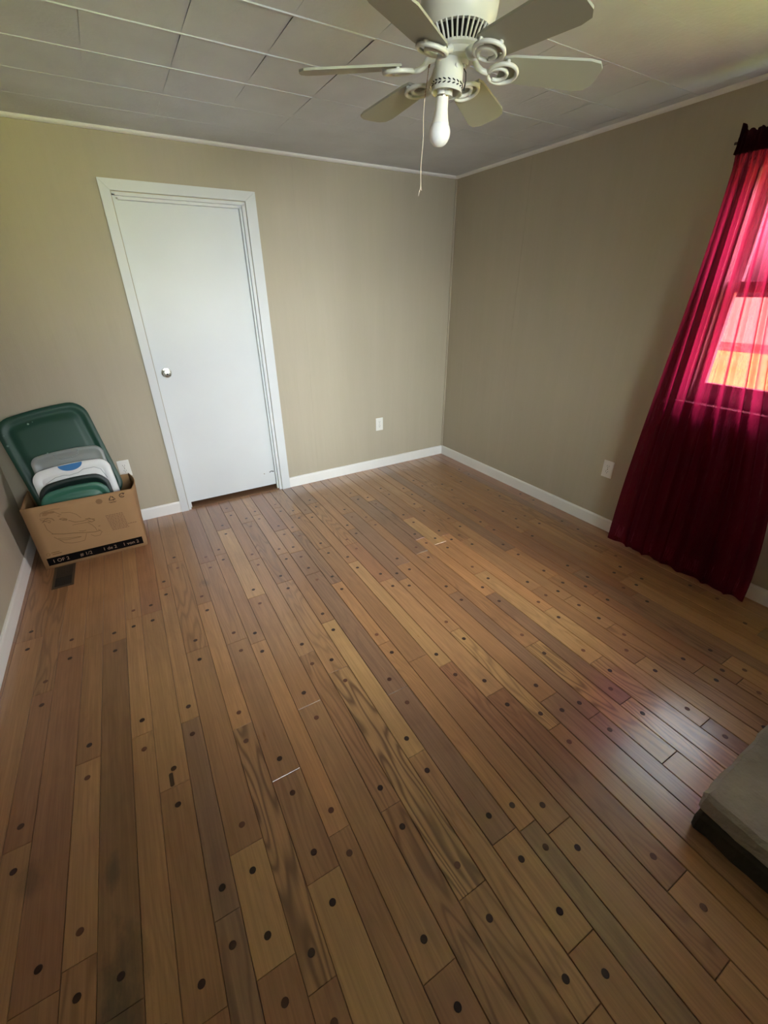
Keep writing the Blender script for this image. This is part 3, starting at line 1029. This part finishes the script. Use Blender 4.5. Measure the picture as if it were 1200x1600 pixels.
# scissors mark and its dashed line at the left
sc = stroke([(.070, .338), (.112, .334)], .002) + stroke([(.072, .330), (.092, .318), (.108, .306)], .0024) + stroke([(.074, .312), (.094, .318), (.108, .322), (.116, .312), (.112, .302), (.104, .304)], .0024)
card_poly(sc, 'scissors_mark', M_INK)
# small print block
sp = []
for k in range(11):
    z = .268 - k * .0105
    x0 = .392 + k * .0012
    x = x0
    ln = .095 if k not in (8,) else .145
    rr = random.Random(k)
    while x < x0 + ln:
        w = rr.uniform(.006, .016)
        sp.append([(x, z), (min(x + w, x0 + ln), z), (min(x + w, x0 + ln), z + .0035), (x, z + .0035)])
        x += w + .003
card_poly(sp, 'small_print', mat('print_ink', lin(112, 78, 58), .85))
# recycling marks
def ring(cx, cz, r, w, a0, a1, n=14):
    return stroke([(cx + r * math.cos(a0 + (a1 - a0) * k / n), cz + r * math.sin(a0 + (a1 - a0) * k / n)) for k in range(n + 1)], w)


tri = []
for k in range(3):
    a = PI / 2 + 2 * PI * k / 3
    b = a + 2 * PI / 3
    A = (.455 + .021 * math.cos(a), .377 + .019 * math.sin(a))
    B = (.455 + .021 * math.cos(b), .377 + .019 * math.sin(b))
    f = lambda t: (A[0] + (B[0] - A[0]) * t, A[1] + (B[1] - A[1]) * t)
    tri += stroke([f(.05), f(.62)], .0042)
    n = (A[1] - B[1], B[0] - A[0])
    p, q = f(.6), f(.92)
    tri.append([(p[0] + n[0] * .17, p[1] + n[1] * .17), (p[0] - n[0] * .17, p[1] - n[1] * .17), q])
tri += stroke([(.434, .355), (.476, .355)], .0025) + stroke([(.440, .350), (.470, .350)], .002)
card_poly(tri, 'recycling_mark', M_INK2)
card_poly(ring(.513, .386, .013, .0048, .9, 5.6) + [[(.513 + .004, .386 + .018), (.513 + .019, .386 + .013), (.513 + .008, .386 + .001)]] + ring(.513, .386, .005, .003, 2.5, 5.5, 6), 'arrow_mark', M_INK2)
card_poly([[(.385 + .018 * math.cos(2 * PI * k / 18), .374 + .017 * math.sin(2 * PI * k / 18)) for k in range(18)]], 'round_stamp', mat('stamp_ink', lin(128, 98, 66), .85), .0005)
card_poly(ring(.040, .097, .009, .002, 0, 2 * PI) + stroke([(.058, .104), (.098, .104)], .004) + stroke([(.062, .092), (.106, .092)], .0045), 'corner_stamp', mat('ochre_ink', lin(116, 84, 44), .85))

# ------------------------------------------------------------------ plastic lids in the box
def lid_outline(w, h, r, crown=0.0, n=7):
    pts = []
    for cx, cy, a0 in ((w / 2 - r, h - r, 0), (-w / 2 + r, h - r, PI / 2), (-w / 2 + r, r, PI), (w / 2 - r, r, 3 * PI / 2)):
        for k in range(n + 1):
            a = a0 + PI / 2 * k / n
            pts.append((cx + r * math.cos(a), cy + r * math.sin(a)))
    # split the long edges so that they can bow
    out = []
    for i, p in enumerate(pts):
        q = pts[(i + 1) % len(pts)]
        out.append(p)
        L_ = math.hypot(q[0] - p[0], q[1] - p[1])
        if L_ > .08:
            for s in range(1, 8):
                out.append((p[0] + (q[0] - p[0]) * s / 8, p[1] + (q[1] - p[1]) * s / 8))
    res = []
    for x, y in out:
        if crown and y > h * .5:
            y += crown * (1 - (2 * x / w) ** 2) * (y - h * .5) / (h * .5)
        res.append((x, y))
    return res


def lid_mesh(w, h, r, layers, crown=0.0):
    """layers: list of (inset, depth) going from the rim skirt to the panel centre (depth + = towards viewer)"""
    vs, fs = [], []
    n = None
    for ins, d in layers:
        o = [(x, y + ins) for x, y in lid_outline(w - 2 * ins, h - 2 * ins, max(.012, r - ins * .75), crown)]
        n = len(o)
        vs += [(x, -d, y) for x, y in o]
    for i in range(len(layers) - 1):
        for k in range(n):
            l = (k + 1) % n
            fs.append((i * n + k, i * n + l, (i + 1) * n + l, (i + 1) * n + k))
    fs.append(tuple((len(layers) - 1) * n + k for k in range(n)))
    return MB().add(vs, fs)


def solid(o, t):
    md = o.modifiers.new('thickness', 'SOLIDIFY')
    md.thickness = t
    md.offset = -1
    return o


def lid(name, label, w, h, r, layers, m, bottom, top, crown=0.0, roll=0.0, t=.0022):
    """bottom/top: centre of lower and upper edge in the room"""
    b, tp = Vector(bottom), Vector(top)
    up = (tp - b).normalized()
    n = Vector((1, 0, 0))
    side = (n - up * n.dot(up)).normalized()
    fwd = up.cross(side)                       # towards the back wall
    R_ = Matrix((side, fwd, up)).transposed().to_4x4()
    root = tag(empty(name), label, 'lid', 'plastic lids in the cardboard box')
    root.matrix_world = Matrix.Translation(b) @ R_
    o = smooth_by_angle(lid_mesh(w, h, r, layers, crown).build('lid_panel', m, root), 50)
    solid(o, t)
    return root, o


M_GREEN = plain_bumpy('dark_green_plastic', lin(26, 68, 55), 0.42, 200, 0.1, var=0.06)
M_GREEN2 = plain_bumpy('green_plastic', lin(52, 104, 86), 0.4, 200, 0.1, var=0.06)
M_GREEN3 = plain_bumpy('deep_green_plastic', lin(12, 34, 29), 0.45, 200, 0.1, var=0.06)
M_WLID = plain_bumpy('white_lid_plastic', lin(224, 228, 228), 0.35, 150, 0.05, var=0.02)
M_CLEAR = glass_material('clear_plastic', (0.80, 0.84, 0.83, 1), 1.6, 0.26)
M_BLUE = mat('blue_latch_plastic', lin(28, 104, 164), 0.35)
big, o1 = lid('storage_lid', 'large dark green storage tote lid leaning on the back wall behind the others', .485, .62, .085,
              [(0, -.016), (0, .0), (.006, .005), (.030, .006), (.040, -.003), (.060, -.003), (.070, .004), (.1, .004)], M_GREEN,
              (-3.080, -.215, .30), (-3.185, -.030, .905), crown=.016)
for (x, z, r) in ((-.075, .565, .006), (-.215, .535, .005), (-.222, .475, .006), (-.06, .37, .006), (-.05, .57, .003)):
    MB().lathe([(r, 0), (r * .7, .0006), (0, .0008)], 10, (x, -.0068 if abs(x) > .2 or z > .55 else -.0046, z), Matrix.Rotation(PI / 2, 4, 'X')).build('scuff', mat('pale_scuff', lin(120, 150, 140), .6), big)
clr, o2 = lid('storage_lid', 'clear frosted plastic lid with a moulded handle, between the large green and white lids', .385, .40, .045,
              [(0, -.014), (0, .0), (.005, .004), (.022, .004), (.028, -.001), (.05, -.001)], M_CLEAR, (-3.075, -.262, .262), (-3.098, -.180, .640), crown=.014)
hd = MB().tube([(-.062, -.006, .402), (-.060, -.008, .375), (-.045, -.009, .362), (0, -.009, .360), (.045, -.009, .362), (.060, -.008, .375), (.062, -.006, .402)], .003, 8)
hd.build('handle_rim', M_CLEAR, clr, True)
wht, o3 = lid('storage_lid', 'white plastic lid with a blue latch in the cardboard box', .415, .36, .055,
              [(0, -.018), (0, .0), (.006, .005), (.038, .005), (.042, .002), (.046, .002), (.050, .005), (.085, .005)], M_WLID, (-3.075, -.315, .225), (-3.098, -.235, .578), crown=.018)
lt = []
for k in range(17):
    a = PI + PI * k / 16
    lt.append((.005 + .064 * math.cos(a), .374 + .040 * math.sin(a)))
MB().prism(lt, lambda p: Vector((p[0], -.004, p[1])), lambda p: Vector((p[0], -.0085, p[1]))).build('latch', M_BLUE, wht)
MB().tube([(-.15, -.0052, .286), (-.09, -.0052, .312), (-.045, -.0052, .315), (-.02, -.0052, .308), (.03, -.0052, .312), (.06, -.0052, .326), (.12, -.0052, .325), (.150, -.0052, .305), (.17, -.0052, .24)], .0016, 6).build('moulded_line', mat('lid_groove', lin(150, 158, 158), .5), wht)
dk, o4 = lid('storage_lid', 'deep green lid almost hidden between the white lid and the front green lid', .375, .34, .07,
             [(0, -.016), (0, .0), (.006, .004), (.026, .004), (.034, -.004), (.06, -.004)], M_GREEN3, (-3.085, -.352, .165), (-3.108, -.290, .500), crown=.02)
gr, o5 = lid('storage_lid', 'mid green lid at the front of the cardboard box', .360, .33, .065,
             [(0, -.016), (0, .0), (.006, .005), (.024, .005), (.036, -.004), (.048, -.004), (.058, .003), (.08, .003)], M_GREEN2, (-3.092, -.378, .135), (-3.113, -.330, .464), crown=.02)

# ------------------------------------------------------------------ ceiling fan
FC = Vector((-1.767, -2.178, 2.03))
RT = Vector((0.861, -0.509, 0)).normalized()
fan = tag(empty('ceiling_fan', (FC.x, FC.y, ZC)), 'cream white six blade ceiling fan with bare bulb holder', 'fan')
HX = FC + RT * .014


def fpart(mb, name, m, parent=fan, smooth=True, deg=35):
    o = sub(mb, name, m, parent)
    return smooth_by_angle(o, deg) if smooth else o


hz = lambda z: z
fpart(MB().lathe([(.070, ZC), (.074, ZC - .02), (.088, ZC - .03), (.094, ZC - .06), (.094, ZC - .195), (.091, ZC - .217), (.084, ZC - .233), (.078, ZC - .243)], 48, (HX.x, HX.y, 0)), 'motor_housing', M_FAN)
fpart(MB().lathe([(.070, 2.089), (.060, 2.082), (.052, 2.060), (.050, 2.056)], 40, (HX.x, HX.y, 0)), 'vent_core', M_BLACK)
rb = MB()
for k in range(36):
    a = 2 * PI * k / 36
    d = Vector((math.cos(a), math.sin(a), 0))
    rb.tube([Vector((HX.x, HX.y, 2.088)) + d * .078, Vector((HX.x, HX.y, 2.074)) + d * .067, Vector((HX.x, HX.y, 2.057)) + d * .056], .0024, 6)
fpart(rb, 'vent_ribs', M_FAN)
fpart(MB().lathe([(.058, 2.061), (.060, 2.055), (.052, 2.050), (.049, 2.038), (.030, 2.034), (.028, 2.026)], 40, (HX.x, HX.y, 0)), 'hub', M_FAN)
# light kit hangs a little askew
LK = FC - RT * .006
TL = Matrix.Rotation(math.radians(5), 4, Vector((0.509, 0.861, 0)))
top = Vector((LK.x + RT.x * .004, LK.y + RT.y * .004, 2.052))
cup = MB().lathe([(.016, .006), (.030, .003), (.0355, -.004), (.0365, -.012), (.0385, -.070), (.0400, -.076), (.0380, -.0765), (.0345, -.070), (.033, -.010), (.0, -.006)], 36, top, TL)
kit = fpart(cup, 'light_fitter', M_FAN)
lf = MB()
for k in range(20):
    a = 2 * PI * k / 20
    for s in (0, 1):
        z0, z1 = (-.0665, -.0635) if s else (-.0575, -.0605)
        p0 = Vector((.03875 * math.cos(a), .03875 * math.sin(a), z0))
        p1 = Vector((.03865 * math.cos(a + .2), .03865 * math.sin(a + .2), z1))
        lf.tube([top + TL @ p0, top + TL @ ((p0 + p1) / 2 * 1.004), top + TL @ p1], [.0009, .0017, .0008], 6)
sub(lf, 'leaf_cutouts', M_BLACK, kit)
sub(MB().lathe([(.0045, 0), (.004, .003), (0, .0036)], 10, top + TL @ (Vector((0, 0, -.032)) + Vector((-.13, -.99, 0)) * .0375), TL @ Matrix.Rotation(PI / 2, 4, 'X')), 'thumb_screw', M_FAN, kit)
sub(MB().lathe([(.015, -.02), (.0155, -.075), (.0165, -.082), (.0, -.082)], 20, top, TL), 'socket', M_FAN, kit)
BM = Matrix.Rotation(math.radians(3), 4, Vector((0.509, 0.861, 0)))
bb = top + TL @ Vector((-.008, .005, -.078))
bulb = tag(empty('light_bulb', bb), 'white unlit LED bulb hanging from the ceiling fan light fitter', 'bulb')
M_BULB = mat('bulb_frost', lin(236, 238, 240), 0.25)
fpart(MB().lathe([(.0135, .016), (.0150, .0), (.0155, -.004), (.0165, -.028), (.0205, -.052), (.0235, -.060)], 28, bb, BM), 'bulb_body', mat('bulb_body_white', lin(236, 236, 232), .4), bulb)
prof = [(.0235, -.060)] + [(.0285 * math.cos(a), -.078 - .0285 * 1.03 * math.sin(a)) for a in [(-.62) + (PI / 2 + .62) * k / 14 for k in range(15)]]
prof[-1] = (0.0, prof[-1][1])
fpart(MB().lathe(prof, 28, bb, BM), 'bulb_globe', M_BULB, bulb, deg=80)
fpart(MB().lathe([(.0162, -.003), (.0168, -.005), (.0162, -.007)], 24, bb, BM), 'collar_ring', M_CHROME, bulb)
# blades and scrolled irons
SL = (0.029, 0.046)
for k in range(6):
    th = 2.668 - k * PI / 3
    er = Vector((math.cos(th), math.sin(th), 0))
    et = Vector((-math.sin(th), math.cos(th), 0))
    up = Vector((0, 0, 1))
    slope = -0.05
    pit = math.radians((13, 1, 13, 12, 13, 13)[k])     # the old irons are bent unevenly
    cp, sp_ = math.cos(pit), math.sin(pit)

    def at(r, s, h=0.0, er=er, et=et, slope=slope, cp=cp, sp_=sp_):
        """point on the pitched blade: r along, s across (+ = et), h above"""
        return FC + er * r + et * (s * cp) + up * (slope * r - s * sp_ + h)

    # outline of the blade
    ol = [(.128, -.038), (.150, -.044), (.34, -.054), (.368, -.048), (.381, -.030), (.383, 0), (.381, .030), (.368, .048), (.34, .054), (.150, .044), (.128, .038)]
    bl = MB().prism(ol, lambda p: at(p[0], p[1], .004), lambda p: at(p[0], p[1], -.001))
    sub(bl, 'blade', M_BLADE, fan)
    # arm from hub, then a scroll under the blade
    hubp = Vector((HX.x, HX.y, 0))
    pts = [hubp + er * .040 + up * 2.045, hubp + er * .052 + up * 2.044, hubp + er * .060 + up * 2.052]
    a0 = [(.061, 0, .010), (.069, 0, .000), (.080, 0, -.006), (.096, 0, -.008)]
    pts = pts[:2] + [at(*q) for q in a0]
    arm = MB().tube(pts, [.009, .0085, .0075, .007, .0065, .006], 10)
    sc = []
    cx = .133
    for q in range(37):                        # outer loop
        a = PI + 2 * PI * q / 36
        sc.append(at(cx + .037 * math.cos(a), .034 * math.sin(a), -.008))
    arm.tube(sc, .0048, 8)
    sc = []
    for q in range(27):                        # inner curl
        a = PI * 1.05 + 1.62 * PI * q / 26
        rr = 1 - .16 * q / 26
        sc.append(at(cx - .010 + .025 * rr * math.cos(a), .004 + .023 * rr * math.sin(a), -.008))
    arm.tube(sc, [.0046] * 24 + [.0044, .0042, .004], 8)
    for (r, s) in ((cx + .037, 0), (cx + .005, .033), (cx + .005, -.033)):
        arm.tube([at(r, s, -.008), at(r, s, .0005)], .0055, 8)
    sub(arm, 'blade_iron', M_FAN, fan, True)
# pull chains
ch = MB()
pa = LK - RT * .046 + Vector((0, 0, 2.030))  - Vector((0, 0, LK.z))
z = 2.030
base = Vector((LK.x, LK.y, 0)) - RT * .050
ch.tube([base + RT * .022 + Vector((0, 0, 2.046)), base + RT * .004 + Vector((0, 0, 2.038)), base + Vector((0, 0, 2.026))], .0022, 6)
for q in range(20):
    c = base + Vector((0, 0, 2.026 - q * .0030)) - RT * (.0004 * q)
    ch.lathe([(0, -.0013), (.0011, -.0007), (.0013, 0), (.0011, .0007), (0, .0013)], 6, c)
sub(ch, 'bead_chain', mat('aged_brass', lin(120, 92, 66), .45, .7), fan)
st = [base - RT * (.008 + .006 * q / 12 + .0012 * math.sin(q * .9)) + Vector((0, 0, 1.968 - .188 * q / 12)) for q in range(13)]
sg = MB().tube(st, .0010, 6)
sg.lathe([(0, -.003), (.0022, -.001), (.0022, .001), (0, .003)], 8, st[-1])
sg.tube([st[-1], st[-1] - RT * .004 + Vector((0, 0, -.008)), st[-1] - RT * .0055 + Vector((0, 0, -.019))], [.0012, .0014, .0006], 6)
sg.tube([st[-1], st[-1] + RT * .003 + Vector((0, 0, -.006))], .0009, 6)
sub(sg, 'pull_string', mat('cream_string', lin(214, 200, 180), .8), fan)
wr_ = Vector((LK.x, LK.y, 0)) + RT * .036 - Vector((0.5, 0.86, 0)) * .012
sub(MB().tube([wr_ + Vector((0, 0, 2.022)), wr_ + RT * .007 + Vector((0, 0, 2.012)), wr_ + RT * .008 + Vector((0, 0, 1.996)), wr_ + RT * .004 + Vector((0, 0, 1.978))], [.0014, .0013, .0013, .0022], 6), 'switch_wire', M_BLACK, fan)
sub(MB().lathe([(0, -.0055), (.005, -.003), (.0055, 0), (.005, .003), (0, .0055)], 10, wr_ + Vector((0, 0, 2.024))), 'wire_grommet', M_FAN, fan)
print('planks', nplank, 'pegs', npeg)
